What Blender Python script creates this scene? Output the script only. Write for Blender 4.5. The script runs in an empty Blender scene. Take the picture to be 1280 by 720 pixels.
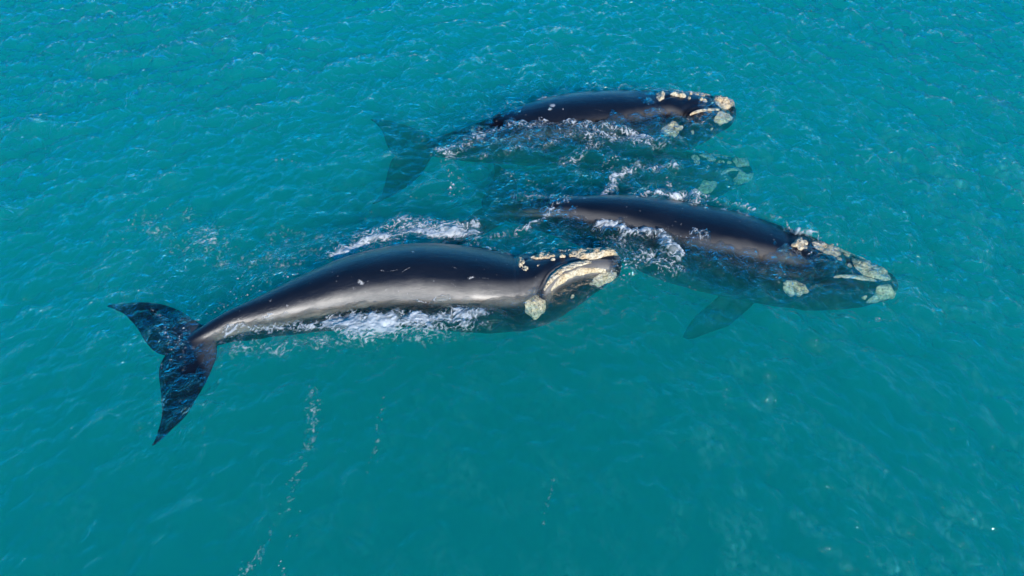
import bpy, math, random
import numpy as np
from mathutils import Vector

# ------------------------------------------------------------------ camera, sky, sun, exposure
scene = bpy.context.scene
COL = scene.collection
CAM_H = 14.3
PITCH = math.radians(48.0)
HFOV = math.radians(73.0)

cam_data = bpy.data.cameras.new('camera')
cam_data.sensor_fit = 'HORIZONTAL'
cam_data.angle = HFOV
cam_data.clip_start = 0.1
cam_data.clip_end = 9000
cam = bpy.data.objects.new('camera', cam_data)
cam.location = (0, 0, CAM_H)
cam.rotation_euler = (math.pi / 2 - PITCH, 0, 0)
COL.objects.link(cam)
scene.camera = cam

SUN_EL = math.radians(27.0)
SUN_AZ = math.radians(163.0)      # clockwise from +Y (away from the camera): behind the camera, a little to the right
world = bpy.data.worlds.new('World')
scene.world = world
world.use_nodes = True
wn = world.node_tree.nodes
sky = wn.new('ShaderNodeTexSky')
sky.sky_type = 'NISHITA'
sky.sun_disc = False
sky.sun_elevation = SUN_EL
sky.sun_rotation = SUN_AZ
sky.air_density = 1.0
sky.dust_density = 0.0
sky.altitude = 2500
sky.ozone_density = 3.0
wn['Background'].inputs['Strength'].default_value = 0.15
hs = wn.new('ShaderNodeHueSaturation')
hs.inputs['Saturation'].default_value = 2.2
world.node_tree.links.new(sky.outputs[0], hs.inputs['Color'])
world.node_tree.links.new(hs.outputs[0], wn['Background'].inputs['Color'])

sun_data = bpy.data.lights.new('sun', 'SUN')
sun_data.energy = 3.7
sun_data.angle = math.radians(0.53)
sun_data.color = (1.0, 0.95, 0.87)
sun = bpy.data.objects.new('sun', sun_data)
sd = Vector((math.sin(SUN_AZ) * math.cos(SUN_EL), math.cos(SUN_AZ) * math.cos(SUN_EL), math.sin(SUN_EL)))
sun.rotation_euler = sd.to_track_quat('Z', 'Y').to_euler()
sun.location = sd * 60
COL.objects.link(sun)

vs = scene.view_settings
vs.view_transform = 'Standard'
vs.look = 'None'
vs.exposure = 0.62
vs.gamma = 1.0
vs.use_curve_mapping = False
scene.render.engine = 'CYCLES'
cy = scene.cycles
cy.use_denoising = True
cy.max_bounces = 10
cy.diffuse_bounces = 2
cy.glossy_bounces = 2
cy.transmission_bounces = 2
cy.volume_bounces = 3
cy.use_light_tree = False
cy.adaptive_threshold = 0.04
cy.transparent_max_bounces = 12
cy.caustics_reflective = False
cy.caustics_refractive = False

# ------------------------------------------------------------------ helpers
F_PX = 640.0 / math.tan(HFOV / 2)


def back(px, py, z=0.0):
    """photo pixel (1280x720) -> world point at height z"""
    u = (px - 640.0) / F_PX
    v = (360.0 - py) / F_PX
    fy, fz = math.cos(PITCH), -math.sin(PITCH)
    uy, uz = math.sin(PITCH), math.cos(PITCH)
    d = np.array([u, fy + v * uy, fz + v * uz])
    k = (z - CAM_H) / d[2]
    return np.array([0, 0, CAM_H]) + d * k


def project(P):
    P = np.asarray(P, float)
    d = P - np.array([0, 0, CAM_H])
    fy, fz = math.cos(PITCH), -math.sin(PITCH)
    uy, uz = math.sin(PITCH), math.cos(PITCH)
    dep = d[..., 1] * fy + d[..., 2] * fz
    u = d[..., 0] / dep
    v = (d[..., 1] * uy + d[..., 2] * uz) / dep
    return 640 + u * F_PX, 360 - v * F_PX


def hermite(keys, x):
    """smooth monotone-ish interpolation of rows (t, v...) at x"""
    K = np.asarray(keys, float)
    t, V = K[:, 0], K[:, 1:]
    m = np.zeros_like(V)
    m[1:-1] = (V[2:] - V[:-2]) / (t[2:] - t[:-2])[:, None]
    m[0] = (V[1] - V[0]) / (t[1] - t[0])
    m[-1] = (V[-1] - V[-2]) / (t[-1] - t[-2])
    x = np.asarray(x, float)
    i = np.clip(np.searchsorted(t, x, side='right') - 1, 0, len(t) - 2)
    h = t[i + 1] - t[i]
    s = (x - t[i]) / h
    s = s[..., None]
    h = h[..., None]
    h00 = 2 * s**3 - 3 * s**2 + 1
    h10 = s**3 - 2 * s**2 + s
    h01 = -2 * s**3 + 3 * s**2
    h11 = s**3 - s**2
    return h00 * V[i] + h10 * h * m[i] + h01 * V[i + 1] + h11 * h * m[i + 1]


def mesh_from(name, verts, faces, smooth=True):
    me = bpy.data.meshes.new(name)
    verts = np.asarray(verts, np.float32)
    faces = np.asarray(faces, np.int32)
    n = faces.shape[1]
    me.vertices.add(len(verts))
    me.vertices.foreach_set('co', verts.ravel())
    me.loops.add(faces.size)
    me.loops.foreach_set('vertex_index', faces.ravel())
    me.polygons.add(len(faces))
    me.polygons.foreach_set('loop_start', np.arange(0, faces.size, n, dtype=np.int32))
    me.polygons.foreach_set('loop_total', np.full(len(faces), n, np.int32))
    me.polygons.foreach_set('use_smooth', np.full(len(faces), smooth, bool))
    me.update(calc_edges=True)
    me.validate()
    return me


def link(name, me, mat=None, parent=None):
    o = bpy.data.objects.new(name, me)
    COL.objects.link(o)
    if mat is not None:
        me.materials.append(mat)
    if parent is not None:
        o.parent = parent
    return o


def add_attr(me, name, arr, kind='FLOAT'):
    a = me.attributes.new(name, kind, 'POINT')
    a.data.foreach_set('value' if kind == 'FLOAT' else 'vector', np.asarray(arr, np.float32).ravel())


rng = np.random.default_rng(7)


class Noise2:
    """tiling value noise, several octaves, numpy"""
    def __init__(self, seed, n=256):
        r = np.random.default_rng(seed)
        self.g = r.random((n, n))
        self.n = n

    def one(self, x, y):
        xi = np.floor(x).astype(int)
        yi = np.floor(y).astype(int)
        fx = x - xi
        fy = y - yi
        fx = fx * fx * (3 - 2 * fx)
        fy = fy * fy * (3 - 2 * fy)
        n, g = self.n, self.g
        a = g[xi % n, yi % n]
        b = g[(xi + 1) % n, yi % n]
        c = g[xi % n, (yi + 1) % n]
        d = g[(xi + 1) % n, (yi + 1) % n]
        return (a * (1 - fx) + b * fx) * (1 - fy) + (c * (1 - fx) + d * fx) * fy

    def __call__(self, x, y, oct=3):
        s, amp, tot = 0, 1.0, 0
        for k in range(oct):
            s = s + amp * self.one(x * 2**k + 17.3 * k, y * 2**k + 5.1 * k)
            tot += amp
            amp *= 0.5
        return s / tot


# ------------------------------------------------------------------ materials
def new_mat(name):
    m = bpy.data.materials.new(name)
    m.use_nodes = True
    nt = m.node_tree
    nt.nodes.clear()
    out = nt.nodes.new('ShaderNodeOutputMaterial')
    return m, nt, out


def N(nt, typ, **kw):
    n = nt.nodes.new(typ)
    for k, v in kw.items():
        setattr(n, k, v)
    return n


def ramp(nt, stops):
    r = nt.nodes.new('ShaderNodeValToRGB')
    e = r.color_ramp.elements
    while len(e) < len(stops):
        e.new(0.5)
    for el, (p, c) in zip(e, stops):
        el.position = p
        el.color = (c, c, c, 1) if not isinstance(c, tuple) else (*c, 1)
    return r


def mat_water():
    m, nt, out = new_mat('sea_water')
    L = nt.links.new
    geo = N(nt, 'ShaderNodeNewGeometry')
    calm = N(nt, 'ShaderNodeAttribute', attribute_name='chop')
    # capillary ripples as fine relief: two wind directions, blended across the bay
    side = N(nt, 'ShaderNodeAttribute', attribute_name='side')

    def rip(rot, sc_):
        mp = N(nt, 'ShaderNodeMapping')
        mp.vector_type = 'TEXTURE'
        mp.inputs['Rotation'].default_value = (0, 0, math.radians(rot))
        mp.inputs['Scale'].default_value = (2.2, 1.0, 1.0)
        L(geo.outputs['Position'], mp.inputs['Vector'])
        n = N(nt, 'ShaderNodeTexNoise')
        n.noise_type = 'RIDGED_MULTIFRACTAL'
        n.inputs['Scale'].default_value = sc_
        n.inputs['Detail'].default_value = 3
        n.inputs['Roughness'].default_value = 0.55
        n.inputs['Distortion'].default_value = 0.5
        L(mp.outputs[0], n.inputs['Vector'])
        return n
    ra, rb = rip(38, 1.9), rip(-62, 1.9)
    mxr = N(nt, 'ShaderNodeMix', data_type='FLOAT')
    L(side.outputs['Fac'], mxr.inputs['Factor'])
    L(ra.outputs['Fac'], mxr.inputs['A'])
    L(rb.outputs['Fac'], mxr.inputs['B'])
    n1 = N(nt, 'ShaderNodeTexNoise')
    n1.inputs['Scale'].default_value = 4.0
    n1.inputs['Detail'].default_value = 4
    n1.inputs['Roughness'].default_value = 0.6
    n1.inputs['Distortion'].default_value = 0.8
    L(geo.outputs['Position'], n1.inputs['Vector'])
    hgt = N(nt, 'ShaderNodeMath', operation='MULTIPLY_ADD')
    L(mxr.outputs['Result'], hgt.inputs[0])
    hgt.inputs[1].default_value = 0.5
    L(n1.outputs['Fac'], hgt.inputs[2])
    b = N(nt, 'ShaderNodeBump')
    b.inputs['Distance'].default_value = 0.21
    L(calm.outputs['Fac'], b.inputs['Strength'])
    L(hgt.outputs[0], b.inputs['Height'])
    lw = N(nt, 'ShaderNodeLayerWeight')          # Schlick reflectance, the same from above and from below
    lw.inputs['Blend'].default_value = 0.5
    L(b.outputs[0], lw.inputs['Normal'])
    pw = N(nt, 'ShaderNodeMath', operation='POWER')
    pw.inputs[1].default_value = 2.75
    L(lw.outputs['Facing'], pw.inputs[0])
    fr = N(nt, 'ShaderNodeMath', operation='MULTIPLY_ADD')
    fr.inputs[1].default_value = 0.98
    fr.inputs[2].default_value = 0.022
    L(pw.outputs[0], fr.inputs[0])
    tr = N(nt, 'ShaderNodeBsdfTransparent')
    gl = N(nt, 'ShaderNodeBsdfGlossy')
    gl.inputs['Roughness'].default_value = 0.05
    L(b.outputs[0], gl.inputs['Normal'])
    mx = N(nt, 'ShaderNodeMixShader')
    L(fr.outputs[0], mx.inputs[0])
    L(tr.outputs[0], mx.inputs[1])
    L(gl.outputs[0], mx.inputs[2])
    L(mx.outputs[0], out.inputs['Surface'])
    sc = N(nt, 'ShaderNodeVolumeScatter')
    sc.inputs['Color'].default_value = (0.03, 1.0, 0.89, 1)
    sc.inputs['Density'].default_value = 0.11
    sc.inputs['Anisotropy'].default_value = 0.0
    ab = N(nt, 'ShaderNodeVolumeAbsorption')
    ab.inputs['Color'].default_value = (0.0, 0.845, 0.835, 1)
    ab.inputs['Density'].default_value = 0.305
    ad = N(nt, 'ShaderNodeAddShader')
    L(sc.outputs[0], ad.inputs[0])
    L(ab.outputs[0], ad.inputs[1])
    L(ad.outputs[0], out.inputs['Volume'])
    return m


def mat_skin():
    m, nt, out = new_mat('wet_whale_skin')
    L = nt.links.new
    can = N(nt, 'ShaderNodeAttribute', attribute_name='canon')
    scar = N(nt, 'ShaderNodeAttribute', attribute_name='scar')
    pale = N(nt, 'ShaderNodeAttribute', attribute_name='pale')
    dark = N(nt, 'ShaderNodeAttribute', attribute_name='crease')
    n1 = N(nt, 'ShaderNodeTexNoise')
    n1.inputs['Scale'].default_value = 1.3
    n1.inputs['Detail'].default_value = 6
    n1.inputs['Roughness'].default_value = 0.65
    L(can.outputs['Vector'], n1.inputs['Vector'])
    r1 = ramp(nt, [(0.3, (0.003, 0.0037, 0.007)), (0.75, (0.007, 0.008, 0.013))])
    L(n1.outputs['Fac'], r1.inputs[0])
    # peeling / scratched pale marks
    n2 = N(nt, 'ShaderNodeTexNoise')
    n2.inputs['Scale'].default_value = 22
    n2.inputs['Detail'].default_value = 5
    n2.inputs['Roughness'].default_value = 0.7
    L(can.outputs['Vector'], n2.inputs['Vector'])
    ml = N(nt, 'ShaderNodeMath', operation='MULTIPLY')
    L(n2.outputs['Fac'], ml.inputs[0])
    L(scar.outputs['Fac'], ml.inputs[1])
    r2 = ramp(nt, [(0.36, 0.0), (0.56, 1.0)])
    L(ml.outputs[0], r2.inputs[0])
    # small scattered flecks
    v = N(nt, 'ShaderNodeTexVoronoi')
    v.inputs['Scale'].default_value = 2.2
    L(can.outputs['Vector'], v.inputs['Vector'])
    r3 = ramp(nt, [(0.03, 0.35), (0.06, 0.0)])
    L(v.outputs['Distance'], r3.inputs[0])
    mxm = N(nt, 'ShaderNodeMath', operation='MAXIMUM')
    L(r2.outputs[0], mxm.inputs[0])
    L(r3.outputs[0], mxm.inputs[1])
    c1 = N(nt, 'ShaderNodeMix', data_type='RGBA')
    L(mxm.outputs[0], c1.inputs['Factor'])
    L(r1.outputs[0], c1.inputs['A'])
    c1.inputs['B'].default_value = (0.42, 0.40, 0.38, 1)
    # sun sheen painted low on the flank; tan skin round the lips
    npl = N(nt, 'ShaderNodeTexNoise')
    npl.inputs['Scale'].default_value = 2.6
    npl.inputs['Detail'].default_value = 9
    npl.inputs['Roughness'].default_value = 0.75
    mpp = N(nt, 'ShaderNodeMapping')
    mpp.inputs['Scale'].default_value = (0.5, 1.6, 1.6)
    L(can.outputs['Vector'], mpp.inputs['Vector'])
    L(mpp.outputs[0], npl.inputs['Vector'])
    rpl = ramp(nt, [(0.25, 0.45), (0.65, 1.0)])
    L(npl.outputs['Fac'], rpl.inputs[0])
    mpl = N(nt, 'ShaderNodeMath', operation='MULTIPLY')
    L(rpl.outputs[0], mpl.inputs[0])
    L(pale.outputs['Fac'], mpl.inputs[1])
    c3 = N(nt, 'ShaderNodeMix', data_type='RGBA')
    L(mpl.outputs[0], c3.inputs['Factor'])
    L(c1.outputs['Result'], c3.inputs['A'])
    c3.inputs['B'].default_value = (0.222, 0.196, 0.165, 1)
    c2 = N(nt, 'ShaderNodeMix', data_type='RGBA')
    L(dark.outputs['Fac'], c2.inputs['Factor'])
    L(c3.outputs['Result'], c2.inputs['A'])
    c2.inputs['B'].default_value = (0.006, 0.006, 0.008, 1)
    bs = N(nt, 'ShaderNodeBsdfPrincipled')
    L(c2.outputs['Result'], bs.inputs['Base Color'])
    n3 = N(nt, 'ShaderNodeTexNoise')
    n3.inputs['Scale'].default_value = 4
    n3.inputs['Detail'].default_value = 9
    n3.inputs['Roughness'].default_value = 0.72
    n3.inputs['Distortion'].default_value = 0.4
    mp3 = N(nt, 'ShaderNodeMapping')
    mp3.inputs['Scale'].default_value = (0.6, 1.3, 1.3)
    L(can.outputs['Vector'], mp3.inputs['Vector'])
    L(mp3.outputs[0], n3.inputs['Vector'])
    r4 = ramp(nt, [(0.3, 0.32), (0.7, 0.46)])
    L(n3.outputs['Fac'], r4.inputs[0])
    L(r4.outputs[0], bs.inputs['Roughness'])
    bs.inputs['IOR'].default_value = 1.56
    # under water the skin hardly differs from the water in refractive index, so its sheen goes
    geo = N(nt, 'ShaderNodeNewGeometry')
    sx = N(nt, 'ShaderNodeSeparateXYZ')
    L(geo.outputs['Position'], sx.inputs[0])
    mr = N(nt, 'ShaderNodeMapRange')
    mr.inputs['From Min'].default_value = -0.05
    mr.inputs['From Max'].default_value = 0.03
    mr.inputs['To Min'].default_value = 0.04
    mr.inputs['To Max'].default_value = 0.36
    L(sx.outputs['Z'], mr.inputs['Value'])
    L(mr.outputs[0], bs.inputs['Specular IOR Level'])
    m2 = N(nt, 'ShaderNodeMath', operation='MULTIPLY')
    m2.inputs[1].default_value = 2.2
    L(mr.outputs[0], m2.inputs[0])
    L(m2.outputs[0], bs.inputs['Coat Weight'])
    bs.inputs['Coat Roughness'].default_value = 0.3
    bs.inputs['Coat IOR'].default_value = 1.34
    b = N(nt, 'ShaderNodeBump')
    b.inputs['Strength'].default_value = 0.5
    b.inputs['Distance'].default_value = 0.045
    L(n3.outputs['Fac'], b.inputs['Height'])
    L(b.outputs[0], bs.inputs['Normal'])
    L(bs.outputs[0], out.inputs['Surface'])
    return m


def mat_callosity():
    m, nt, out = new_mat('callosity_crust')
    L = nt.links.new
    can = N(nt, 'ShaderNodeAttribute', attribute_name='canon')
    n1 = N(nt, 'ShaderNodeTexNoise')
    n1.inputs['Scale'].default_value = 13
    n1.inputs['Detail'].default_value = 6
    n1.inputs['Roughness'].default_value = 0.7
    L(can.outputs['Vector'], n1.inputs['Vector'])
    v = N(nt, 'ShaderNodeTexVoronoi')
    v.inputs['Scale'].default_value = 15
    L(can.outputs['Vector'], v.inputs['Vector'])
    rv = ramp(nt, [(0.10, (0.42, 0.34, 0.26)), (0.38, (1.0, 1.0, 1.0))])
    L(v.outputs['Distance'], rv.inputs[0])
    n5 = N(nt, 'ShaderNodeTexNoise')
    n5.inputs['Scale'].default_value = 3.2
    n5.inputs['Detail'].default_value = 3
    L(can.outputs['Vector'], n5.inputs['Vector'])
    rl = ramp(nt, [(0.42, (1.0, 1.0, 1.0)), (0.62, (1.0, 0.89, 0.75))])
    L(n5.outputs['Fac'], rl.inputs[0])
    r1 = ramp(nt, [(0.30, (0.15, 0.10, 0.06)), (0.42, (0.50, 0.41, 0.27)), (0.68, (0.80, 0.71, 0.53))])
    L(n1.outputs['Fac'], r1.inputs[0])
    bs = N(nt, 'ShaderNodeBsdfPrincipled')
    def mul(a, b_):
        q = N(nt, 'ShaderNodeMix', data_type='RGBA', blend_type='MULTIPLY')
        q.inputs['Factor'].default_value = 1.0
        L(a, q.inputs['A'])
        L(b_, q.inputs['B'])
        return q.outputs['Result']
    L(mul(mul(r1.outputs[0], rv.outputs[0]), rl.outputs[0]), bs.inputs['Base Color'])
    bs.inputs['Roughness'].default_value = 0.75
    b = N(nt, 'ShaderNodeBump')
    b.inputs['Strength'].default_value = 0.8
    b.inputs['Distance'].default_value = 0.04
    L(v.outputs['Distance'], b.inputs['Height'])
    L(b.outputs[0], bs.inputs['Normal'])
    L(bs.outputs[0], out.inputs['Surface'])
    return m


M_WATER = mat_water()
M_SKIN = mat_skin()
M_CALL = mat_callosity()

# ------------------------------------------------------------------ whales: canonical right-whale body
# rows: t (0 = fluke notch, 1 = snout), half width, height above axis, depth below axis (fractions of length)
BODY = [
    (0.00, .010, .008, .008), (0.04, .016, .013, .013), (0.08, .020, .024, .024), (0.14, .027, .037, .038),
    (0.20, .040, .048, .050), (0.28, .060, .062, .067), (0.36, .080, .075, .084), (0.45, .098, .086, .100),
    (0.55, .110, .092, .111), (0.65, .112, .092, .113), (0.72, .108, .086, .109), (0.77, .105, .079, .105),
    (0.82, .096, .075, .098), (0.87, .081, .067, .086), (0.92, .063, .054, .068), (0.96, .046, .041, .049),
    (0.985, .033, .031, .036), (1.0, .010, .010, .010)]
MOUTH = [(0.765, 1.85), (0.79, 1.62), (0.82, 1.18), (0.85, 0.86), (0.89, 0.66), (0.93, 0.60), (0.96, 0.70),
         (0.985, 0.98), (1.0, 1.4)]
L0 = 13.5


def mouth_phi(t):
    return hermite(MOUTH, np.clip(t, 0.765, 1.0))[..., 0]


def body_surface(t, phi, groove_on=1.0):
    """canonical point (metres, L0 long) for body parameter t, angle phi (0 up, + towards the right flank)"""
    t = np.asarray(t, float)
    phi = np.asarray(phi, float)
    p = hermite(BODY, np.clip(t, 0, 1))
    w, zt, zb = p[..., 0], p[..., 1], p[..., 2]
    c, s = np.cos(phi), np.sin(phi)
    e = 0.92
    y = -w * np.sign(s) * np.abs(s)**e
    z = np.where(c > 0, zt, zb) * np.sign(c) * np.abs(c)**e
    head = np.clip((t - 0.765) / 0.03, 0, 1)
    fm = mouth_phi(t)
    a = np.abs(phi)
    rad = np.maximum((w + zt) / 2, 0.004)
    d = (a - fm) * rad * L0                        # metres from the mouth line, + below
    groove = np.exp(-(d / 0.045)**2) * 0.08
    lip = np.exp(-((d - 0.30) / 0.24)**2) * 0.10 - np.exp(-((d + 0.22) / 0.16)**2) * 0.05
    fade = np.clip((1.0 - t) / 0.03, 0, 1)
    k = 1 + head * fade * (lip - groove * groove_on) / np.maximum(rad * L0, 0.2)
    # nape crease and blowhole mound
    top = np.exp(-(a / 0.9)**2)
    crease = -0.035 * np.exp(-((t - 0.768) * L0 / 0.06)**2) * np.clip(1.4 - a / 1.3, 0, 1)
    mound = 0.10 * np.exp(-((t - 0.80) / 0.018)**2) * np.exp(-(a / 0.38)**2)
    slit = -0.07 * np.exp(-((a - 0.10 - (0.81 - t) * 4) * rad * L0 / 0.035)**2) * np.exp(-((t - 0.803) / 0.010)**2)
    k = k + (crease + mound + slit) / np.maximum(rad * L0, 0.2)
    return np.stack([t * L0, y * k * L0, z * k * L0], -1)


def loft_grid(ts, phis, fn):
    T, Ph = np.meshgrid(ts, phis, indexing='ij')
    P = fn(T, Ph).reshape(-1, 3)
    n, m = len(ts), len(phis)
    i, j = np.meshgrid(np.arange(n - 1), np.arange(m), indexing='ij')
    a = i * m + j
    b = i * m + (j + 1) % m
    F = np.stack([a, a + m, b + m, b], -1).reshape(-1, 4)
    return P, F


def body_parts(spread):
    V, F = [], []

    def add(P, Q):
        k = sum(len(v) for v in V)
        V.append(np.asarray(P, float))
        F.extend([tuple(int(x) + k for x in q) for q in Q])
    ts = np.concatenate([np.linspace(0.0, 0.75, 90), np.linspace(0.755, 0.999, 150)])
    ph = np.linspace(-math.pi, math.pi, 192, endpoint=False)
    P, Q = loft_grid(ts, ph, body_surface)
    m = len(ph)
    n = len(ts)
    P = np.vstack([P, [P[:m].mean(0)], [P[-m:].mean(0)]])
    Q = [tuple(q) for q in Q]
    c0, c1 = n * m, n * m + 1
    for j in range(m):
        Q.append((c0, j, (j + 1) % m))
        Q.append((c1, (n - 1) * m + (j + 1) % m, (n - 1) * m + j))
    add(P, Q)

    # a lifting surface: rows of (leading x, trailing x, y, z, thickness)
    def blade(rows, flip):
        prof = [(0, .25), (.05, .62), (.2, .9), (.4, 1), (.65, .85), (.9, .62), (1, .3), (1, -.3), (.9, -.62), (.65, -.85),
                (.4, -1), (.2, -.9), (.05, -.62), (0, -.25)]
        P = []
        for (lx, tx, y, z, th) in rows:
            for (u, v) in prof:
                P.append(rowpt(lx, tx, y, z, th, u, v))
        m = len(prof)
        n = len(rows)
        Q = []
        for i in range(n - 1):
            for j in range(m):
                a, b = i * m + j, i * m + (j + 1) % m
                Q.append((a, b, b + m, a + m) if flip else (a, a + m, b + m, b))
        Q.append(tuple(range(m)) if not flip else tuple(reversed(range(m))))
        k = (n - 1) * m
        Q.append(tuple(k + j for j in range(m))[::-1] if not flip else tuple(k + j for j in range(m)))
        add(P, Q)

    def rowpt(lx, tx, y, z, th, u, v):
        if z < -0.45:                                  # flipper: hangs steeply, so its thickness lies across the body
            return (lx + (tx - lx) * u, y + th * v * (0.30 if y < 0 else -0.30), z + th * v * (-0.40 if spread else -0.2))
        return (lx + (tx - lx) * u, y, z + th * v * 0.5)

    # flukes: span fractions s
    for sg in (-1, 1):
        rows = []
        for s in np.linspace(0, 1, 26):
            y = s * 0.195 * L0
            le = hermite([(0, .105), (.12, .096), (.3, .082), (.55, .053), (.8, .008), (.94, -.036), (1, -.064)], s)[0] * L0
            te = hermite([(0, .006), (.06, -.010), (.25, -.024), (.5, -.032), (.75, -.044), (.93, -.062), (1, -.072)], s)[0] * L0
            rows.append((le, min(te, le - 0.05), sg * y, 0.05 * s * s, 0.34 * (1 - s)**1.1 + 0.085))
        blade(rows, sg > 0)
    # flippers
    for sg in (-1, 1):
        rows = []
        for s in np.linspace(0, 1, 16):
            out_ = 0.5 + s * 2.0
            ch = hermite([(0, .62), (.25, .68), (.55, .78), (.8, .55), (.93, .34), (1, .16)], s)[0]
            if spread:
                cx = 0.715 * L0 - 0.7 * s - 0.6 * s * s
                y = (0.062 * L0 + s * 0.85) * sg
                z = -0.092 * L0 - s * 1.6
            else:                                     # folded back along the belly
                cx = 0.700 * L0 - 0.9 * s
                z = -0.038 * L0 - 0.85 * s
                y = (0.107 * L0 * math.sqrt(1 - (z / (0.112 * L0))**2) + 0.05) * sg
            rows.append((cx + ch * 0.75, cx - ch * 0.75, y, z, 0.30 - 0.17 * s))
        blade(rows, sg > 0)
    return np.vstack(V), F


def canonical_body(spread):
    V, F = body_parts(spread)
    me = bpy.data.meshes.new('raw')
    me.from_pydata([tuple(v) for v in V], [], F)
    o = bpy.data.objects.new('raw', me)
    COL.objects.link(o)
    md = o.modifiers.new('r', 'REMESH')
    md.mode = 'VOXEL'
    md.voxel_size = 0.038
    md.use_smooth_shade = True
    sm = o.modifiers.new('s', 'SMOOTH')
    sm.factor = 0.5
    sm.iterations = 2
    dg = bpy.context.evaluated_depsgraph_get()
    dg.update()
    ev = o.evaluated_get(dg).to_mesh()
    n = len(ev.vertices)
    co = np.empty(n * 3, np.float32)
    ev.vertices.foreach_get('co', co)
    nf = len(ev.polygons)
    idx = np.empty(len(ev.loops), np.int32)
    ev.loops.foreach_get('vertex_index', idx)
    o.evaluated_get(dg).to_mesh_clear()
    bpy.data.objects.remove(o)
    bpy.data.meshes.remove(me)
    return co.reshape(-1, 3).astype(float), idx.reshape(nf, 4)


CANON_TUCKED = canonical_body(False)
CANON_SPREAD = canonical_body(True)


WOB = Noise2(77)


class Bend:
    """carries canonical coordinates onto a curved spine in the sea"""
    def __init__(self, keys, girth=1.0):
        rows = []
        for (t, px, py, z, roll) in keys:
            p = back(px, py, z)
            rows.append((t, p[0], p[1], p[2], math.radians(roll)))
        self.keys = rows
        self.girth = girth
        ts = np.linspace(0, 1, 400)
        c = hermite(rows, ts)[:, :3]
        self.length = float(np.linalg.norm(np.diff(c, axis=0), axis=1).sum())
        self.k = self.length / L0

    def __call__(self, P):
        P = np.asarray(P, float)
        t = P[..., 0] / L0
        tc = np.clip(t, 0, 1)
        e = 1e-3
        q = hermite(self.keys, tc)
        q0 = hermite(self.keys, np.clip(tc - e, 0, 1))
        q1 = hermite(self.keys, np.clip(tc + e, 0, 1))
        T = q1[..., :3] - q0[..., :3]
        T /= np.linalg.norm(T, axis=-1, keepdims=True)
        up = np.array([0, 0, 1.0])
        S = np.cross(up, T)                       # left flank
        S /= np.linalg.norm(S, axis=-1, keepdims=True)
        U = np.cross(T, S)
        r = q[..., 3]
        c, s = np.cos(r)[..., None], np.sin(r)[..., None]
        S2 = S * c - U * s                        # + roll: back leans to the left, right flank comes up
        U2 = U * c + S * s
        over = (t - tc)[..., None] * self.length * T
        gw = np.clip((t - 0.08) / 0.15, 0, 1)[..., None]
        g = self.k * (1 + (self.girth - 1) * gw)
        R = q[..., :3] + over + S2 * P[..., 1:2] * g + U2 * P[..., 2:3] * g
        # refraction wobble put into the submerged shape, so its outline is never ruled
        k = np.clip(-R[..., 2] / 0.4, 0, 1) * 0.10
        for ax, (sx, sy) in enumerate(((3.1, 7.7), (41.0, 23.0))):
            R[..., ax] += k * (WOB(R[..., 0] * 1.9 + sx + R[..., 2] * .6, R[..., 1] * 2.4 + sy + R[..., 2] * .8, 3) - .5)
        return R


def callosity(whale, bend, t, phi, a, b, thick=0.07, seed=0, name='callosity', irregular=0.25, rot=0.0):
    """crusty pale growth: a by b half-extents in metres (on the canonical whale), centred at (t, phi)"""
    r = np.random.default_rng(seed)
    nr = max(4, int(max(a, b) / 0.028))
    nr = min(nr, 18)
    ns = 48
    k = np.arange(1, 12)
    am = r.normal(size=11) / k**0.95 * irregular * 0.9
    ph0 = r.random(11) * 6.28
    V = []
    nz = Noise2(seed + 3)
    base = hermite(BODY, np.array([t]))[0]
    rad = (base[0] + base[1]) / 2 * L0
    th = np.linspace(0, 2 * math.pi, ns, endpoint=False)
    edge = 1 + (am[:, None] * np.cos(k[:, None] * th + ph0[:, None])).sum(0)
    T, Ph, H = [t], [phi], [thick]
    for i in range(1, nr + 1):
        rho = i / nr
        x = rho * edge * a * np.cos(th)
        y = rho * edge * b * np.sin(th)
        x, y = x * math.cos(rot) - y * math.sin(rot), x * math.sin(rot) + y * math.cos(rot)
        T.extend(np.clip(t + x / L0, 0, 0.998))
        Ph.extend(phi + y / rad)
        bump = nz(x * 10 + 9, y * 10 + 4, 2) - 0.5
        H.extend((thick * (1 - rho**5) + bump * 0.19 * (1 - rho**3) - 0.035 * rho**6))
    T, Ph, H = map(np.array, (T, Ph, H))
    P = body_surface(T, Ph, 0.0)
    e = 2e-3
    du = body_surface(np.clip(T + e, 0, .999), Ph, 0.0) - body_surface(T - e, Ph, 0.0)
    dv = body_surface(T, Ph + 0.03, 0.0) - body_surface(T, Ph - 0.03, 0.0)
    n = np.cross(dv, du)
    # smooth normal: mostly radial
    rd = P.copy()
    rd[:, 0] = 0
    rd /= np.maximum(np.linalg.norm(rd, axis=1, keepdims=True), 1e-6)
    n /= np.maximum(np.linalg.norm(n, axis=1, keepdims=True), 1e-6)
    n *= np.sign((n * rd).sum(1, keepdims=True) + 1e-9)
    n = n * 0.4 + rd * 0.6
    n /= np.linalg.norm(n, axis=1, keepdims=True)
    C = P + n * H[:, None]
    W = bend(C)
    F = []
    for j in range(ns):
        F.append((0, 1 + j, 1 + (j + 1) % ns, 1 + (j + 1) % ns))
    me = bpy.data.meshes.new(name)
    faces = [(0, 1 + j, 1 + (j + 1) % ns) for j in range(ns)]
    for i in range(nr - 1):
        for j in range(ns):
            p, q = 1 + i * ns + j, 1 + i * ns + (j + 1) % ns
            faces.append((p, p + ns, q + ns, q))
    me.from_pydata([tuple(x) for x in W], [], faces)
    me.polygons.foreach_set('use_smooth', np.ones(len(me.polygons), bool))
    add_attr(me, 'canon', C, 'FLOAT_VECTOR')
    o = link(name, me, M_CALL, whale)
    return o


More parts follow.
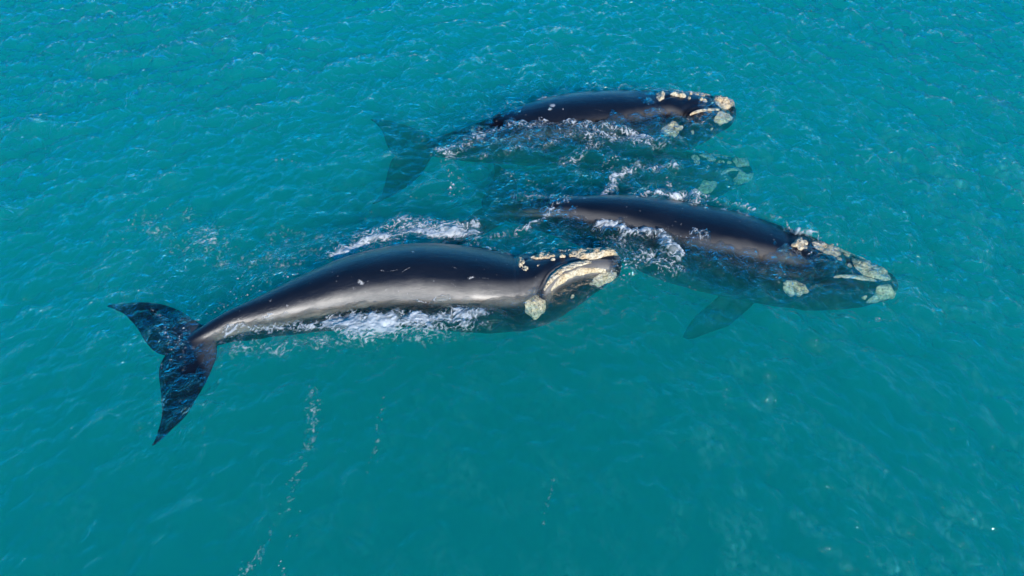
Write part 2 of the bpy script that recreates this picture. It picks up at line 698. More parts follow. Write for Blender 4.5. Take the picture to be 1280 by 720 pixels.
def strip(whale, bend, t0, t1, dphi, b, side, thick, seed, phis=None):
    """a long callosity following the lower lip's edge"""
    tm = (t0 + t1) / 2
    r = np.random.default_rng(seed)
    nz = Noise2(seed)
    n, m = 40, 9
    u = np.linspace(-1, 1, n)
    v = np.linspace(-1, 1, m)
    U, V_ = np.meshgrid(u, v, indexing='ij')
    T = tm + U * (t1 - t0) / 2
    base = hermite(BODY, T)
    rad = (base[..., 0] + base[..., 1]) / 2 * L0
    wid = b * np.sqrt(np.clip(1 - np.abs(U)**3, 0.0, 1)) * (0.65 + 0.7 * nz(U * 5 + 8, U * 0 + 3, 2))
    pc = mouth_phi(T) + dphi / rad if phis is None else np.full_like(T, phis)
    Ph = side * (pc + V_ * wid / rad)
    edge = np.maximum(np.abs(U)**8, np.abs(V_)**4)
    H = thick * (1 - edge) + (nz(U * 14 + 5, V_ * 2.5 + 7, 2) - .5) * 0.08 * (1 - edge) - 0.03 * edge
    P = body_surface(T, Ph)
    rd = P.copy()
    rd[..., 0] = 0
    rd /= np.maximum(np.linalg.norm(rd, axis=-1, keepdims=True), 1e-6)
    C = (P + rd * H[..., None]).reshape(-1, 3)
    W = bend(C)
    i, j = np.meshgrid(np.arange(n - 1), np.arange(m - 1), indexing='ij')
    a = i * m + j
    F = np.stack([a, a + m, a + m + 1, a + 1], -1).reshape(-1, 4)
    me = mesh_from('callosity', W, F)
    add_attr(me, 'canon', C, 'FLOAT_VECTOR')
    return link('callosity', me, M_CALL, whale)


WHALES = []


def whale(label, keys, girth=1.0, scars=(), callos=(), seed=1, lips=0.0,
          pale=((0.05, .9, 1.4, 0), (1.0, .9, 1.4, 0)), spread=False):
    bend = Bend(keys, girth)
    P, FACES = CANON_SPREAD if spread else CANON_TUCKED
    W = bend(P)
    base = W[np.argmin(np.abs(P[:, 0] - 0.5 * L0))]
    org = hermite(bend.keys, np.array([0.55]))[0][:3]
    root = bpy.data.objects.new('whale', None)
    COL.objects.link(root)
    root['label'] = label
    root['category'] = 'whale'
    root['group'] = 'right whales at the surface'
    root.empty_display_size = 0.5
    me = mesh_from('body', W, FACES)
    t = P[:, 0] / L0
    phi = np.arctan2(-P[:, 1], P[:, 2])
    wp = hermite(BODY, np.clip(t, 0, 1))
    rad = (wp[:, 0] + wp[:, 1]) / 2 * L0
    sc = np.zeros(len(P))
    rs = np.random.default_rng(seed + 900)
    extra = [(rs.uniform(.2, .78), rs.uniform(-1.2, 1.2), rs.uniform(.15, .55), rs.uniform(.022, .034), rs.uniform(.78, .98), rs.normal() * .7)
             for _ in range(26)]
    extra += [(rs.uniform(.15, .8), rs.uniform(-1.3, 1.3), *rs.uniform(.03, .10, 2), rs.uniform(.75, 1.1), rs.uniform(0, 3)) for _ in range(26)]
    for (st, sp, sa, sb, amt, rot) in list(scars) + extra:
        dx = (t - st) * L0
        dy = (phi - sp) * rad
        c, s = math.cos(rot), math.sin(rot)
        ex, ey = dx * c + dy * s, -dx * s + dy * c
        sc = np.maximum(sc, amt * np.exp(-(ex / sa)**2 - (ey / sb)**2))
    d = (np.abs(phi) - mouth_phi(t)) * rad
    cr = np.exp(-(d / 0.045)**2) * np.clip((t - 0.775) / 0.02, 0, 1)
    add_attr(me, 'scar', sc)
    add_attr(me, 'crease', cr)
    # pale band of painted sun sheen on the flanks: rows t, start angle, end angle, strength
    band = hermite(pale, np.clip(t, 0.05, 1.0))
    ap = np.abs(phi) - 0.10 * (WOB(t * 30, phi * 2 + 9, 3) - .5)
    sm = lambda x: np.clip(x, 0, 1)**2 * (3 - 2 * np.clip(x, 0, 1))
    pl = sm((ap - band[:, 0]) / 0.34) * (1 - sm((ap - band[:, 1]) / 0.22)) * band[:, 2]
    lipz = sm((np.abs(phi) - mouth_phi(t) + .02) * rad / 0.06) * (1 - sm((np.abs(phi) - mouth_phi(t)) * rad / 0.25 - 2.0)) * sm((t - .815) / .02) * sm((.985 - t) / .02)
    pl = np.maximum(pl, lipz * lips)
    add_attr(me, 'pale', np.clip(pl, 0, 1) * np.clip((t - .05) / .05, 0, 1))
    add_attr(me, 'canon', P, 'FLOAT_VECTOR')
    link('body', me, M_SKIN, root)
    sd_ = seed * 100
    for c in callos:
        sd_ += 1
        if c[0] == 'strip':
            strip(root, bend, *c[1:], seed=sd_)
        else:
            callosity(root, bend, *c[1:-1], seed=sd_, name='callosity', **c[-1])
    WHALES.append((root, bend, W))
    print('WHALE', label[:40], 'length %.2f' % bend.length)
    return root


def std_callos(k=1.0, seed=0):
    r = np.random.default_rng(seed)
    out = [
        ('c', 0.958, 0.0, 0.50 * k, 0.36 * k, 0.13, dict(irregular=.14)),              # bonnet
        ('c', 0.842, 0.0, 0.34 * k, 0.20 * k, 0.08, dict(irregular=.3)),               # coaming
        ('c', 0.785, 0.10, 0.16 * k, 0.24 * k, 0.05, dict(irregular=.3)),
    ]
    for s in (1, -1):
        out += [
            ('strip', 0.855, 0.945, 0.13, 0.085 * k, s, 0.045),
            ('c', 0.952, s * 1.50, 0.36 * k, 0.30 * k, 0.08, dict(irregular=.3)),      # chin
            ('c', 0.800, s * 1.38, 0.34 * k, 0.30 * k, 0.09, dict(irregular=.22)),     # eyebrow
            ('c', 0.870, s * 0.20, 0.09, 0.07, 0.05, dict(irregular=.2)),
            ('c', 0.888, s * 0.24, 0.10, 0.08, 0.05, dict(irregular=.2)),
            ('c', 0.910, s * 0.22, 0.13, 0.08, 0.05, dict(irregular=.2)),
            ('c', 0.925, s * 1.60, 0.07, 0.06, 0.04, dict(irregular=.2)),
        ]
    res = []
    for c in out:
        if c[0] == 'c':
            f = r.uniform(0.78, 1.2, 2)
            c = ('c', c[1] + r.normal() * 0.006, c[2] + r.normal() * 0.06, c[3] * f[0], c[4] * f[1], c[5], c[6])
        res.append(c)
    for _ in range(int(r.integers(3, 8))):           # stray small growths
        res.append(('c', r.uniform(0.82, 0.95), r.choice((-1, 1)) * r.uniform(0.15, 1.7), *r.uniform(0.04, 0.09, 2), 0.04,
                    dict(irregular=.2)))
    return res


# whale surfacing in front
whale('surfaced whale with a broad pale tan flank band and dark flukes at the surface',  # the pale flank band is painted sun sheen
      [(0.00, 207, 444, -.20, 0), (0.07, 250, 425, -.18, 2), (0.14, 290, 408, -.26, 5), (0.22, 335, 395, -.34, 10),
       (0.32, 393, 377, -.42, 15), (0.42, 452, 361, -.46, 18), (0.54, 522, 353, -.52, 18), (0.66, 592, 358, -.68, 18),
       (0.78, 652, 360, -.74, 22), (0.90, 715, 343, -.48, 27), (1.0, 777, 326, -.18, 27)],
      girth=0.90, lips=0.9,
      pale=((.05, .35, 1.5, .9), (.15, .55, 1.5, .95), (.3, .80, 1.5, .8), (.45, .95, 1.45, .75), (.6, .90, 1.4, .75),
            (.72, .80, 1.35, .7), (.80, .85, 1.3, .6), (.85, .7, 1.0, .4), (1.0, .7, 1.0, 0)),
      scars=[(.42, .9, .16, .10, 1.2, .8), (.47, .7, .12, .07, .9, .6), (.655, .85, .16, .06, 1.2, -.3),
             (.662, .35, .035, .55, .82, .12), (.676, .5, .03, .45, .74, .1), (.648, .9, .03, .3, .75, -.5)],
      callos=[
          ('c', 0.950, 0.10, 0.56, 0.42, 0.14, dict(irregular=.12)),
          ('c', 0.850, 0.05, 0.36, 0.18, 0.08, dict(irregular=.2)),
          ('c', 0.785, 0.10, 0.14, 0.30, 0.05, dict(irregular=.3)),
          ('c', 0.795, 0.42, 0.14, 0.10, 0.05, dict(irregular=.3)),
          ('strip', 0.865, 0.935, -0.36, 0.09, -1, 0.06),
          ('strip', 0.822, 0.945, 0.15, 0.14, 1, 0.045),
          ('strip', 0.835, 0.968, 0.44, 0.15, 1, 0.03),
          ('strip', 0.83, 0.952, 0.15, 0.12, -1, 0.06),
          ('c', 0.958, 1.95, 0.34, 0.24, 0.08, dict(irregular=.25)),
          ('c', 0.962, -1.60, 0.36, 0.28, 0.08, dict(irregular=.25)),
          ('c', 0.800, 1.62, 0.32, 0.34, 0.09, dict(irregular=.15)),
          ('c', 0.800, -1.38, 0.32, 0.30, 0.09, dict(irregular=.2)),
          ('c', 0.830, 0.38, 0.07, 0.06, 0.04, dict(irregular=.2)),
          ('c', 0.868, 0.30, 0.09, 0.07, 0.05, dict(irregular=.2)),
          ('c', 0.888, 0.24, 0.09, 0.07, 0.05, dict(irregular=.2)),
          ('c', 0.910, 0.20, 0.13, 0.08, 0.05, dict(irregular=.2)),
          ('c', 0.935, 1.75, 0.10, 0.08, 0.05, dict(irregular=.2)),
          ('c', 0.885, 1.85, 0.07, 0.07, 0.04, dict(irregular=.2)),
      ], seed=1)

# the whale it follows, head just under the surface
whale('whale with its back out of the water and its pale-spotted head just submerged',
      [(0.00, 603, 262, -1.2, 0), (0.12, 650, 266, -.80, 2), (0.28, 728, 275, -.56, 5), (0.42, 798, 287, -.74, 8),
       (0.55, 852, 301, -.94, 8), (0.68, 915, 314, -.90, 8), (0.80, 993, 334, -1.0, 10), (0.90, 1055, 350, -1.15, 12),
       (1.0, 1122, 358, -1.15, 12)],
      scars=[(.33, .6, .5, .12, .6, .2), (.50, .3, .28, .03, .7, -.5), (.775, .2, .06, .5, .6, 0)],
      callos=std_callos(1.0, 21), seed=2, spread=True, girth=0.93,
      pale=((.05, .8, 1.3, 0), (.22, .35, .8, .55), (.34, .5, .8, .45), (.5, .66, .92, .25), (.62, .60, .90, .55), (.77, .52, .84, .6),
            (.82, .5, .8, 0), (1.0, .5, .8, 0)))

# far whale
whale('whale with a white scar on its back and its tail flukes under water',
      [(0.00, 496, 194, -1.45, 0), (0.10, 545, 184, -1.25, 0), (0.20, 585, 181, -.90, 2), (0.36, 650, 169, -.90, 4),
       (0.50, 705, 161, -.96, 5), (0.62, 758, 157, -1.0, 5), (0.74, 806, 153, -.98, 6), (0.83, 848, 149, -.82, 8),
       (0.91, 880, 145, -.65, 8), (1.0, 920, 140, -.50, 8)],
      scars=[(.455, .15, .14, .13, 1.6, 0), (.765, .4, .03, .5, .7, 0)],
      callos=std_callos(1.0, 35), seed=3,
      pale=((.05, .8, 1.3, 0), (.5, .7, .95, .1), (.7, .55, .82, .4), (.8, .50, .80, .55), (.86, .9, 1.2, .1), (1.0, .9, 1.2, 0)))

# submerged whale between the two
whale('smaller whale wholly under water between two others, greenish patches on its head',
      [(0.00, 610, 226, -4.2, 0), (0.2, 665, 226, -3.3, 0), (0.4, 722, 222, -2.1, 0), (0.6, 795, 223, -1.9, 0),
       (0.8, 866, 221, -2.1, 5), (0.9, 903, 217, -2.15, 8), (1.0, 940, 213, -2.1, 10)],
      girth=0.9, callos=std_callos(1.1, 44), seed=4)

# ------------------------------------------------------------------ sea
def fft_ocean(n, size, seed, lam_peak, direction, spread, power=3.4, cut=0.16):
    r = np.random.default_rng(seed)
    k1 = np.fft.fftfreq(n, size / n) * 2 * math.pi
    kx, ky = np.meshgrid(k1, k1, indexing='ij')
    k = np.sqrt(kx**2 + ky**2)
    k[0, 0] = 1e9
    kp = 2 * math.pi / lam_peak
    S = k**(-power) * np.exp(-(kp / k)**2) * np.exp(-(k * cut / 6.28)**2)
    th = np.arctan2(ky, kx) - direction
    D = np.abs(np.cos(th / 2))**(2 * spread) + 0.05
    A = np.sqrt(S * D) * (r.normal(size=k.shape) + 1j * r.normal(size=k.shape))
    A[0, 0] = 0
    h = np.fft.ifft2(A).real
    dx = np.fft.ifft2(1j * kx / k * A).real
    dy = np.fft.ifft2(1j * ky / k * A).real
    g = h.std()
    return h / g, dx / g, dy / g


def sample(img, x, y, size):
    n = img.shape[0]
    u = x / size * n
    v = y / size * n
    i = np.floor(u).astype(int)
    j = np.floor(v).astype(int)
    fu, fv = u - i, v - j
    a, b = img[i % n, j % n], img[(i + 1) % n, j % n]
    c, d = img[i % n, (j + 1) % n], img[(i + 1) % n, (j + 1) % n]
    return (a * (1 - fu) + b * fu) * (1 - fv) + (c * (1 - fu) + d * fu) * fv


SIZE = 61.0
OC1 = fft_ocean(1024, SIZE, 11, 2.4, math.radians(128), 4)
OC3 = fft_ocean(1024, SIZE, 13, 1.8, math.radians(28), 4)
OC2 = fft_ocean(1024, SIZE, 12, 0.7, math.radians(70), 2, cut=0.12)
NZ = Noise2(21)


def chop_at(x, y):
    """how wind-roughened the surface is: smooth lee in front, rough further out and to the left"""
    px, py = x, y
    base = 0.50 + 0.50 / (1 + np.exp(-(y - 18) / 2.5))
    left = 0.85 / (1 + np.exp((x + 9) / 2.0)) * (1 / (1 + np.exp(-(y - 12) / 2)))
    right = 0.50 / (1 + np.exp(-(x - 7) / 1.5))
    n = 0.35 + 1.3 * NZ(x * 0.22 + 40, y * 0.22 + 40, 3)
    return np.clip((base + left + right) * n, 0.1, 1.9)


def side_at(x, y):
    """0 where the wind ripples run one way, 1 where they run the other"""
    return 1 / (1 + np.exp(-(x - 4.0 + 4 * (NZ(x * .15 + 7, y * .15, 2) - .5)) / 1.6))


def water_at(x, y):
    c = chop_at(x, y)
    a1, a2 = 0.052, 0.027
    sd_ = side_at(x, y)
    wl, wr = a1 * np.sqrt(1 - sd_) * c, a1 * np.sqrt(sd_) * c
    h, dx, dy = (sample(OC1[k], x, y, SIZE) * wl + sample(OC3[k], x, y, SIZE) * wr + sample(OC2[k], x, y, SIZE) * a2 * c
                 for k in range(3))
    return h, dx, dy, c



# ---- how the whales disturb the surface: top-of-body map, distance from their waterlines, wash strokes
CELL = 0.05
GX0, GX1, GY0, GY1 = -17.0, 17.0, 3.0, 33.0
gx = np.arange(GX0, GX1, CELL)
gy = np.arange(GY0, GY1, CELL)
TOP = np.full((len(gx), len(gy)), -9.0)
for (_r, _b, W) in WHALES:
    ii = np.round((W[:, 0] - GX0) / CELL).astype(int)
    jj = np.round((W[:, 1] - GY0) / CELL).astype(int)
    ok = (ii >= 0) & (jj >= 0) & (ii < len(gx)) & (jj < len(gy))
    np.maximum.at(TOP, (ii[ok], jj[ok]), W[ok, 2])


def dist_field(mask, reach):
    D = np.where(mask, 0.0, 99.0)
    for _ in range(int(reach / CELL)):
        E = D
        for (a, b, w) in ((1, 0, 1), (-1, 0, 1), (0, 1, 1), (0, -1, 1), (1, 1, 1.414), (1, -1, 1.414), (-1, 1, 1.414), (-1, -1, 1.414)):
            E = np.minimum(E, np.roll(D, (a, b), (0, 1)) + w * CELL)
        D = E
    return D


DIST = dist_field(TOP > 0.0, 2.0)
DSUB = dist_field(TOP > -0.7, 1.2)


def gsample(img, x, y, outside):
    u = (x - GX0) / CELL
    v = (y - GY0) / CELL
    i = np.clip(np.floor(u).astype(int), 0, img.shape[0] - 2)
    j = np.clip(np.floor(v).astype(int), 0, img.shape[1] - 2)
    fu, fv = np.clip(u - i, 0, 1), np.clip(v - j, 0, 1)
    r = (img[i, j] * (1 - fu) + img[i + 1, j] * fu) * (1 - fv) + (img[i, j + 1] * (1 - fu) + img[i + 1, j + 1] * fu) * fv
    inside = (x > GX0) & (x < GX1) & (y > GY0) & (y < GY1)
    return np.where(inside, r, outside)


# wash strokes: photo points on the water, half width (m), amount, dots only, lift (m)
WASH = [
    ([(412, 401), (440, 402), (500, 402), (560, 399), (604, 391)], .30, 1.2, 0, .02),
    ([(440, 409), (520, 411), (600, 403)], .45, .66, 0, .0),
    ([(285, 416), (330, 412), (400, 404)], .24, .6, 0, .03),
    ([(425, 318), (465, 300), (510, 291), (560, 289), (594, 291)], .30, 0.95, 0, .03),
    ([(455, 292), (520, 283), (590, 283)], .45, .66, 0, .0),
    ([(385, 338), (430, 316)], .2, .5, 1, .02),
    ([(195, 280), (250, 300), (330, 315), (420, 305)], 1.0, .43, 0, 0),
    ([(150, 300), (230, 270), (300, 350)], .8, .18, 1, 0),
    ([(300, 340), (360, 345), (420, 310)], .6, .30, 1, 0),
    ([(752, 282), (790, 287), (826, 297), (852, 322)], .34, .82, 0, .15),
    ([(770, 305), (815, 322), (850, 335)], .50, .58, 0, .08),
    ([(700, 268), (745, 280), (790, 283)], .22, .45, 0, .06),
    ([(855, 328), (920, 341), (985, 345)], .20, .62, 1, .03),
    ([(830, 345), (880, 352), (940, 356)], .45, .42, 1, .0),
    ([(845, 249), (930, 260), (985, 280), (1030, 302)], .14, .58, 0, .03),
    ([(640, 246), (690, 247), (720, 252)], .16, .55, 0, .03),
    ([(600, 300), (640, 292), (685, 268), (705, 252)], .22, .62, 0, .03),
    ([(735, 258), (775, 250), (830, 246), (880, 245)], .28, .72, 0, .05),
    ([(755, 246), (768, 222), (795, 210), (840, 210)], .24, .76, 0, .03),
    ([(700, 205), (728, 192), (745, 180)], .28, .62, 0, .03),
    ([(725, 240), (745, 228), (760, 206)], .40, .42, 1, .03),
    ([(785, 235), (830, 232), (870, 236)], .45, .40, 1, .03),
    ([(560, 184), (610, 166), (650, 158), (700, 157), (760, 162), (806, 172)], .42, .55, 0, .05),
    ([(660, 172), (720, 170), (790, 176), (840, 178)], .40, .58, 0, .03),
    ([(545, 186), (565, 195), (605, 196), (650, 190), (700, 176)], .22, .66, 0, .04),
    ([(590, 152), (650, 128), (700, 116)], .14, .45, 1, .02),
    ([(735, 109), (800, 110), (838, 114)], .18, .40, 0, .02),
    ([(540, 160), (530, 175), (545, 190)], .30, .38, 1, .0),
    ([(560, 200), (570, 225), (555, 240)], .22, .40, 1, .0),
    ([(455, 270), (475, 258), (495, 254), (530, 250), (590, 240)], .20, .30, 1, .0),
    ([(640, 210), (655, 225), (665, 240)], .40, .35, 1, .02),
    ([(188, 386), (204, 400), (206, 420), (222, 432)], .10, .5, 0, .0),
    ([(200, 520), (222, 500), (245, 470), (262, 432)], .08, .46, 0, .0),
    ([(262, 470), (275, 430), (300, 425)], .25, .34, 1, .0),
    ([(300, 432), (340, 440), (400, 430), (470, 418), (560, 414)], .50, .45, 0, .0),
    ([(398, 455), (392, 500), (386, 560), (378, 610), (365, 680), (350, 720)], .12, .26, 1, .0),
    ([(392, 480), (388, 540), (370, 600), (340, 660), (310, 715)], .24, .44, 0, .0),
    ([(600, 700), (640, 684), (655, 690)], .1, .30, 0, .0),
    ([(695, 535), (712, 540), (716, 544)], .08, .45, 0, .0),
    ([(772, 350), (785, 340), (775, 330)], .22, .45, 1, .0),
    ([(780, 300), (800, 312), (790, 330)], .25, .55, 0, .04),
    ([(800, 418), (815, 410), (825, 390)], .10, .45, 0, .0),
    ([(340, 202), (360, 200), (385, 206)], .07, .55, 0, .0),
    ([(205, 262), (215, 252)], .12, .40, 1, .0),
    ([(1040, 310), (1075, 300)], .20, .26, 1, .0),
    ([(1060, 395), (1085, 402), (1100, 398)], .16, .34, 1, .0),
    ([(690, 600), (684, 630), (680, 655)], .10, .5, 0, .0),
    ([(480, 500), (470, 560), (455, 600)], .14, .34, 0, .0),
]
FX = Noise2(31)
FOAM = np.zeros_like(TOP)
DOTS = np.zeros_like(TOP)
LIFT = np.zeros_like(TOP)
for (pts, wid, amt, dots, lift) in WASH:
    P = np.array([back(px, py, 0.0)[:2] for (px, py) in pts])
    seg = [P[0]]
    for a, b in zip(P[:-1], P[1:]):
        n = max(2, int(np.linalg.norm(b - a) / 0.12))
        seg.extend(a + (b - a) * t for t in np.linspace(0, 1, n)[1:])
    seg = np.array(seg)
    lo, hi = seg.min(0) - wid * 2.2, seg.max(0) + wid * 2.2
    i0, i1 = int(max(0, (lo[0] - GX0) / CELL)), int(min(len(gx), (hi[0] - GX0) / CELL + 1))
    j0, j1 = int(max(0, (lo[1] - GY0) / CELL)), int(min(len(gy), (hi[1] - GY0) / CELL + 1))
    if i1 <= i0 or j1 <= j0:
        continue
    X, Y = np.meshgrid(gx[i0:i1], gy[j0:j1], indexing='ij')
    wx = (FX(X * 1.4 + 3, Y * 1.4 + 60, 3) - .5) * wid * 1.6
    wy = (FX(X * 1.4 + 90, Y * 1.4 + 20, 3) - .5) * wid * 1.6
    d2 = np.full(X.shape, 1e9)
    for q in seg:
        d2 = np.minimum(d2, (X + wx - q[0])**2 + (Y + wy - q[1])**2)
    f = np.exp(-d2 / (wid * wid)) * (0.45 + 1.1 * FX(X * 0.9 + 11, Y * 0.9 + 33, 3)) * amt
    tgt = DOTS if dots else FOAM
    tgt[i0:i1, j0:j1] = np.maximum(tgt[i0:i1, j0:j1], f)
    if lift:
        LIFT[i0:i1, j0:j1] = np.maximum(LIFT[i0:i1, j0:j1], lift * np.exp(-d2 / (wid * wid)))
gX, gY = np.meshgrid(gx, gy, indexing='ij')
# a thin broken line of froth along every waterline
FOAM = np.maximum(FOAM, 0.62 * np.exp(-(DIST / 0.10)**2) * np.clip(FX(gX * 0.8 + 5, gY * 0.8 + 50, 3) * 2.6 - 0.9, 0, 1))
DOTS = np.maximum(DOTS, 0.22 * np.exp(-(DIST / 0.8)**2) * FX(gX * 0.7 + 15, gY * 0.7 + 5, 2))


def ridged(nz, x, y, oct=3):
    s, a, t = 0, 1.0, 0
    for k in range(oct):
        s = s + a * (1 - np.abs(2 * nz.one(x * 2**k + 9 * k, y * 2**k + 4 * k) - 1))
        t += a
        a *= .55
    return s / t


def sea_surface(x, y):
    """height, choppy shift, chop of the finished water surface"""
    h, dx, dy, c = water_at(x, y)
    d = gsample(DIST, x, y, 99.0)
    ds = gsample(DSUB, x, y, 99.0)
    lift = gsample(LIFT, x, y, 0.0)
    near = np.exp(-(np.minimum(d, 9) / 0.30)**2)
    n = FX(x * 2.2 + 7, y * 2.2 + 3, 3)
    rings = np.sin(d * 2 * math.pi / 0.42 + 5 * FX(x * .5, y * .5 + 9, 2)) * np.exp(-np.minimum(d, 9) / 0.7) * 0.010
    boil = np.exp(-np.minimum(ds, 9) / 0.5) * (ridged(FX, x * 1.1 + 30, y * 1.5 + 12, 4) - 0.6) * 0.11
    h = h + near * (n - 0.35) * 0.10 + rings + boil + lift * (0.25 + 1.5 * ridged(FX, x * 1.7, y * 1.7 + 40, 3)**2)
    c = np.clip(c + 0.8 * np.exp(-np.minimum(ds, 9) / 0.8), 0, 1.6)
    return h, dx, dy, c


def axis(lo, hi, step, far):
    core = np.arange(lo, hi, step)
    ext = []
    d, s = 0.0, step
    while d < far:
        s *= 1.22
        d += s
        ext.append(d)
    ext = np.array(ext)
    return np.concatenate([lo - ext[::-1], core, core[-1] + ext])


def build_sea():
    xs = axis(-33, 33, 0.064, 4000)
    ys = axis(3.0, 36, 0.064, 4000)
    X, Y = np.meshgrid(xs, ys, indexing='ij')
    h, dx, dy, c = sea_surface(X, Y)
    r = np.maximum(np.abs(X) - 33, np.abs(Y - 19.5) - 16.5)
    fade = np.clip(1 - r / 60, 0, 1)
    Z = h * fade
    Xd, Yd = X - 0.55 * dx * fade, Y - 0.55 * dy * fade
    n, m = X.shape
    top = np.stack([Xd, Yd, Z], -1).reshape(-1, 3)
    i, j = np.meshgrid(np.arange(n - 1), np.arange(m - 1), indexing='ij')
    a = (i * m + j).ravel()
    F = [np.stack([a, a + m, a + m + 1, a + 1], -1)]
    # sides and bottom close the body of water
    ring = np.concatenate([np.arange(0, m), np.arange(1, n) * m + m - 1, (n - 1) * m + np.arange(m - 2, -1, -1),
                           np.arange(n - 2, 0, -1) * m])
    k = len(top)
    low = top[ring].copy()
    low[:, 2] = -25
    nr = len(ring)
    q = np.arange(nr)
    F.append(np.stack([ring, ring[(q + 1) % nr], k + (q + 1) % nr, k + q], -1))
    ctr = k + nr
    V = np.vstack([top, low, [[0, 20, -25]]])
    me = mesh_from('sea', V, np.vstack(F))
    return V, np.vstack(F), c, nr, k, ctr


def finish_sea():
    V, F, c, nr, k, ctr = build_sea()
    import bmesh
    # add the bottom fan as degenerate-free triangles through from_pydata-like arrays
    q = np.arange(nr)
    tri = np.stack([np.full(nr, ctr), k + q, k + (q + 1) % nr], -1)
    me = bpy.data.meshes.new('sea')
    me.vertices.add(len(V))
    me.vertices.foreach_set('co', V.astype(np.float32).ravel())
    loops = np.concatenate([F.ravel(), tri.ravel()]).astype(np.int32)
    me.loops.add(len(loops))
    me.loops.foreach_set('vertex_index', loops)
    me.polygons.add(len(F) + len(tri))
    st = np.concatenate([np.arange(len(F)) * 4, len(F) * 4 + np.arange(len(tri)) * 3]).astype(np.int32)
    me.polygons.foreach_set('loop_start', st)
    me.polygons.foreach_set('use_smooth', np.ones(len(st), bool))
    me.update(calc_edges=True)
    ch = np.concatenate([c.ravel(), np.zeros(len(V) - c.size)])
    add_attr(me, 'chop', np.clip(ch, 0, 1.8) * 0.62)
    add_attr(me, 'side', side_at(np.clip(V[:, 0], -60, 60), np.clip(V[:, 1], -60, 60)))
    o = link('sea', me, M_WATER)
    o['kind'] = 'structure'
    o['label'] = 'teal sea water rippled by light wind'
    o['category'] = 'sea'
    return o


SEA = finish_sea()


# ------------------------------------------------------------------ foam and painted sheen on the water
def mat_foam_sheen():
    m, nt, out = new_mat('sea_foam')  # also carries the painted sky sheen
    L = nt.links.new
    al = N(nt, 'ShaderNodeAttribute', attribute_name='cover')
    fl = N(nt, 'ShaderNodeAttribute', attribute_name='sheen_tint')
    cm = N(nt, 'ShaderNodeMix', data_type='RGBA')
    cm.inputs['A'].default_value = (0.80, 0.84, 0.86, 1)
    cm.inputs['B'].default_value = (0.10, 0.62, 0.62, 1)      # teal of the painted sky reflection
    L(fl.outputs['Fac'], cm.inputs['Factor'])
    df = N(nt, 'ShaderNodeBsdfDiffuse')
    L(cm.outputs['Result'], df.inputs['Color'])
    tl = N(nt, 'ShaderNodeBsdfTranslucent')
    L(cm.outputs['Result'], tl.inputs['Color'])
    mx0 = N(nt, 'ShaderNodeMixShader')
    mx0.inputs[0].default_value = 0.3
    L(df.outputs[0], mx0.inputs[1])
    L(tl.outputs[0], mx0.inputs[2])
    tr = N(nt, 'ShaderNodeBsdfTransparent')
    mx = N(nt, 'ShaderNodeMixShader')
    L(al.outputs['Fac'], mx.inputs[0])
    L(tr.outputs[0], mx.inputs[1])
    L(mx0.outputs[0], mx.inputs[2])
    L(mx.outputs[0], out.inputs['Surface'])
    return m


M_FOAM_SHEEN = mat_foam_sheen()


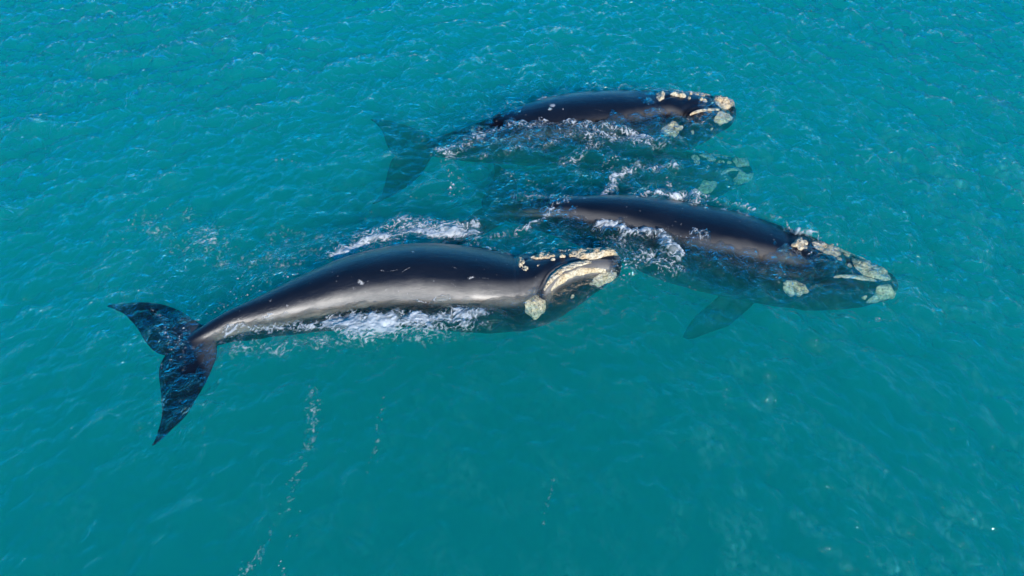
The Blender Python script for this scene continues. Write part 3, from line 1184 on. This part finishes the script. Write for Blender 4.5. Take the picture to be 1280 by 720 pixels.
def build_foam():
    step = 0.027
    nzA, nzB = Noise2(51, 512), Noise2(52, 512)
    act = (np.maximum(FOAM, DOTS) > 0.06) & (TOP < 0.25)
    # blocks of the coarse map that carry any foam
    B = 20
    V, F, A = [], [], []
    base = 0
    for bi in range(0, act.shape[0] - B, B):
        for bj in range(0, act.shape[1] - B, B):
            if not act[bi:bi + B, bj:bj + B].any():
                continue
            x = GX0 + bi * CELL + np.arange(0, B * CELL + step * .5, step * 1.0)
            x = np.linspace(GX0 + bi * CELL, GX0 + (bi + B) * CELL, 48)
            y = np.linspace(GY0 + bj * CELL, GY0 + (bj + B) * CELL, 48)
            X, Y = np.meshgrid(x, y, indexing='ij')
            f = gsample(FOAM, X, Y, 0)
            dt = gsample(DOTS, X, Y, 0)
            wx = X + (nzA(X * 1.3 + 5, Y * 1.3, 3) - .5) * 0.55
            wy = Y + (nzA(X * 1.3 + 70, Y * 1.3 + 9, 3) - .5) * 0.55
            r1 = 1 - np.abs(2 * nzB(wx * 3.2, wy * 4.0, 3) - 1)
            r2 = 1 - np.abs(2 * nzA(wx * 8.5 + 20, wy * 10, 2) - 1)
            sp = nzB.one(X * 20 + 5, Y * 22 + 3)
            sp2 = nzA(wx * 11 + 55, wy * 12 + 13 + 0.4 * wx, 2)
            lace = np.maximum(0.96 * r1**5, 0.94 * r2**4)
            lace = lace * (0.66 + 0.36 * sp)
            a = np.clip((lace - (1.0 - f)) / 0.40, 0, 1) * np.clip(f * 1.6, 0, 1) * (0.55 + 0.5 * sp2)
            fill = np.clip((f - 0.62) * 1.6, 0, 0.75) * (0.25 + 0.95 * nzA(X * 7 + 9, Y * 7 + 2, 3))
            a = np.maximum(a, fill)
            pocket = np.clip(nzB(X * 0.8 + 31, Y * 0.8 + 77, 2) * 2.6 - 0.8, 0, 1.3)
            k = np.clip(dt * pocket * 0.65, 0, 0.7)
            dd = np.clip((sp2 - (0.93 - 0.30 * k)) / 0.05, 0, 1)
            a = np.maximum(a, dd * (k > 0.03))
            fine = np.clip((r2**7 * (0.6 + 0.7 * sp) - (1 - k * 0.75)) / 0.25, 0, 1) * 0.8 * np.clip((k - 0.03) / 0.05, 0, 1)
            a = np.clip(np.maximum(a, fine), 0, 0.97)
            keep = (a[:-1, :-1] + a[1:, :-1] + a[:-1, 1:] + a[1:, 1:]) > 0.10
            if not keep.any():
                continue
            h, dx, dy, c = sea_surface(X, Y)
            froth = a * (0.012 + 0.030 * np.clip(f, 0, 1) * sp + 0.018 * sp2)
            P = np.stack([X - 0.55 * dx, Y - 0.55 * dy, h + 0.004 + froth], -1).reshape(-1, 3)
            n = len(y)
            i, j = np.nonzero(keep)
            q = i * n + j
            F.append(np.stack([q, q + n, q + n + 1, q + 1], -1) + base)
            V.append(P)
            A.append(a.ravel())
            base += len(P)
    V, F, A = np.vstack(V), np.vstack(F), np.concatenate(A)
    used = np.unique(F)
    mp = np.full(len(V), -1)
    mp[used] = np.arange(len(used))
    me = mesh_from('sea_foam', V[used], mp[F])
    add_attr(me, 'cover', A[used])
    add_attr(me, 'sheen_tint', np.zeros(len(used)))
    o = link('sea_foam', me, M_FOAM_SHEEN)
    o['kind'] = 'stuff'
    o['label'] = 'white foam and froth washing around the whales'
    o['category'] = 'foam'
    print('FOAM faces', len(F))


build_foam()


def build_sheen():
    """pale sky reflection painted as a thin added sheet over the wind ripples"""
    xs = np.arange(-17.0, 27.0, 0.048)
    ys = np.arange(4.0, 25.0, 0.048)
    X, Y = np.meshgrid(xs, ys, indexing='ij')
    big = np.clip(Noise2(61)(X * 0.30 + 0.15 * Y + 40, Y * 0.22 + 40, 4) * 2.8 - 0.95, 0, 1)
    r1 = sample(fft_ocean(1024, SIZE, 14, 1.7, math.radians(24), 3, power=3.6, cut=0.3)[0], X, Y, SIZE)
    r2 = sample(fft_ocean(2048, SIZE, 15, 0.22, math.radians(24), 3, power=2.4, cut=0.10)[0], X, Y, SIZE)
    patch = np.clip((r1 + 0.2) / 1.8, 0, 1)
    rip = patch * np.clip(0.5 + 0.42 * r2, 0, 1.4)
    right = 1 / (1 + np.exp(-(X - 6.5 + 0.25 * (14 - Y)) / 1.8))
    edge = np.maximum(right, 0.18) * np.clip((26.5 - X) / 4, 0, 1) * np.clip((24.5 - Y) / 7, 0, 1) * np.clip((Y - 4.1) / 1, 0, 1) * np.clip((X + 16.9) / 6, 0, 1)
    d = gsample(DSUB, X, Y, 99.0)
    a = edge * (0.18 + 0.82 * big) * rip * 0.27 * np.clip(d / 1.0, 0, 1)
    keep = (a[:-1, :-1] + a[1:, :-1] + a[:-1, 1:] + a[1:, 1:]) > 0.02
    h, dx, dy, c = sea_surface(X, Y)
    P = np.stack([X - 0.55 * dx, Y - 0.55 * dy, h + 0.006], -1).reshape(-1, 3)
    m = len(ys)
    i, j = np.nonzero(keep)
    q = i * m + j
    F = np.stack([q, q + m, q + m + 1, q + 1], -1)
    used = np.unique(F)
    mp = np.full(len(P), -1)
    mp[used] = np.arange(len(used))
    me = mesh_from('painted_sheen', P[used], mp[F])
    add_attr(me, 'cover', a.ravel()[used])
    add_attr(me, 'sheen_tint', np.ones(len(used)))
    o = link('painted_sheen', me, M_FOAM_SHEEN)
    o['kind'] = 'stuff'
    o['label'] = 'pale sky sheen painted on an added sheet over the ripples'
    o['category'] = 'foam'
    print('SHEEN faces', len(F))


build_sheen()
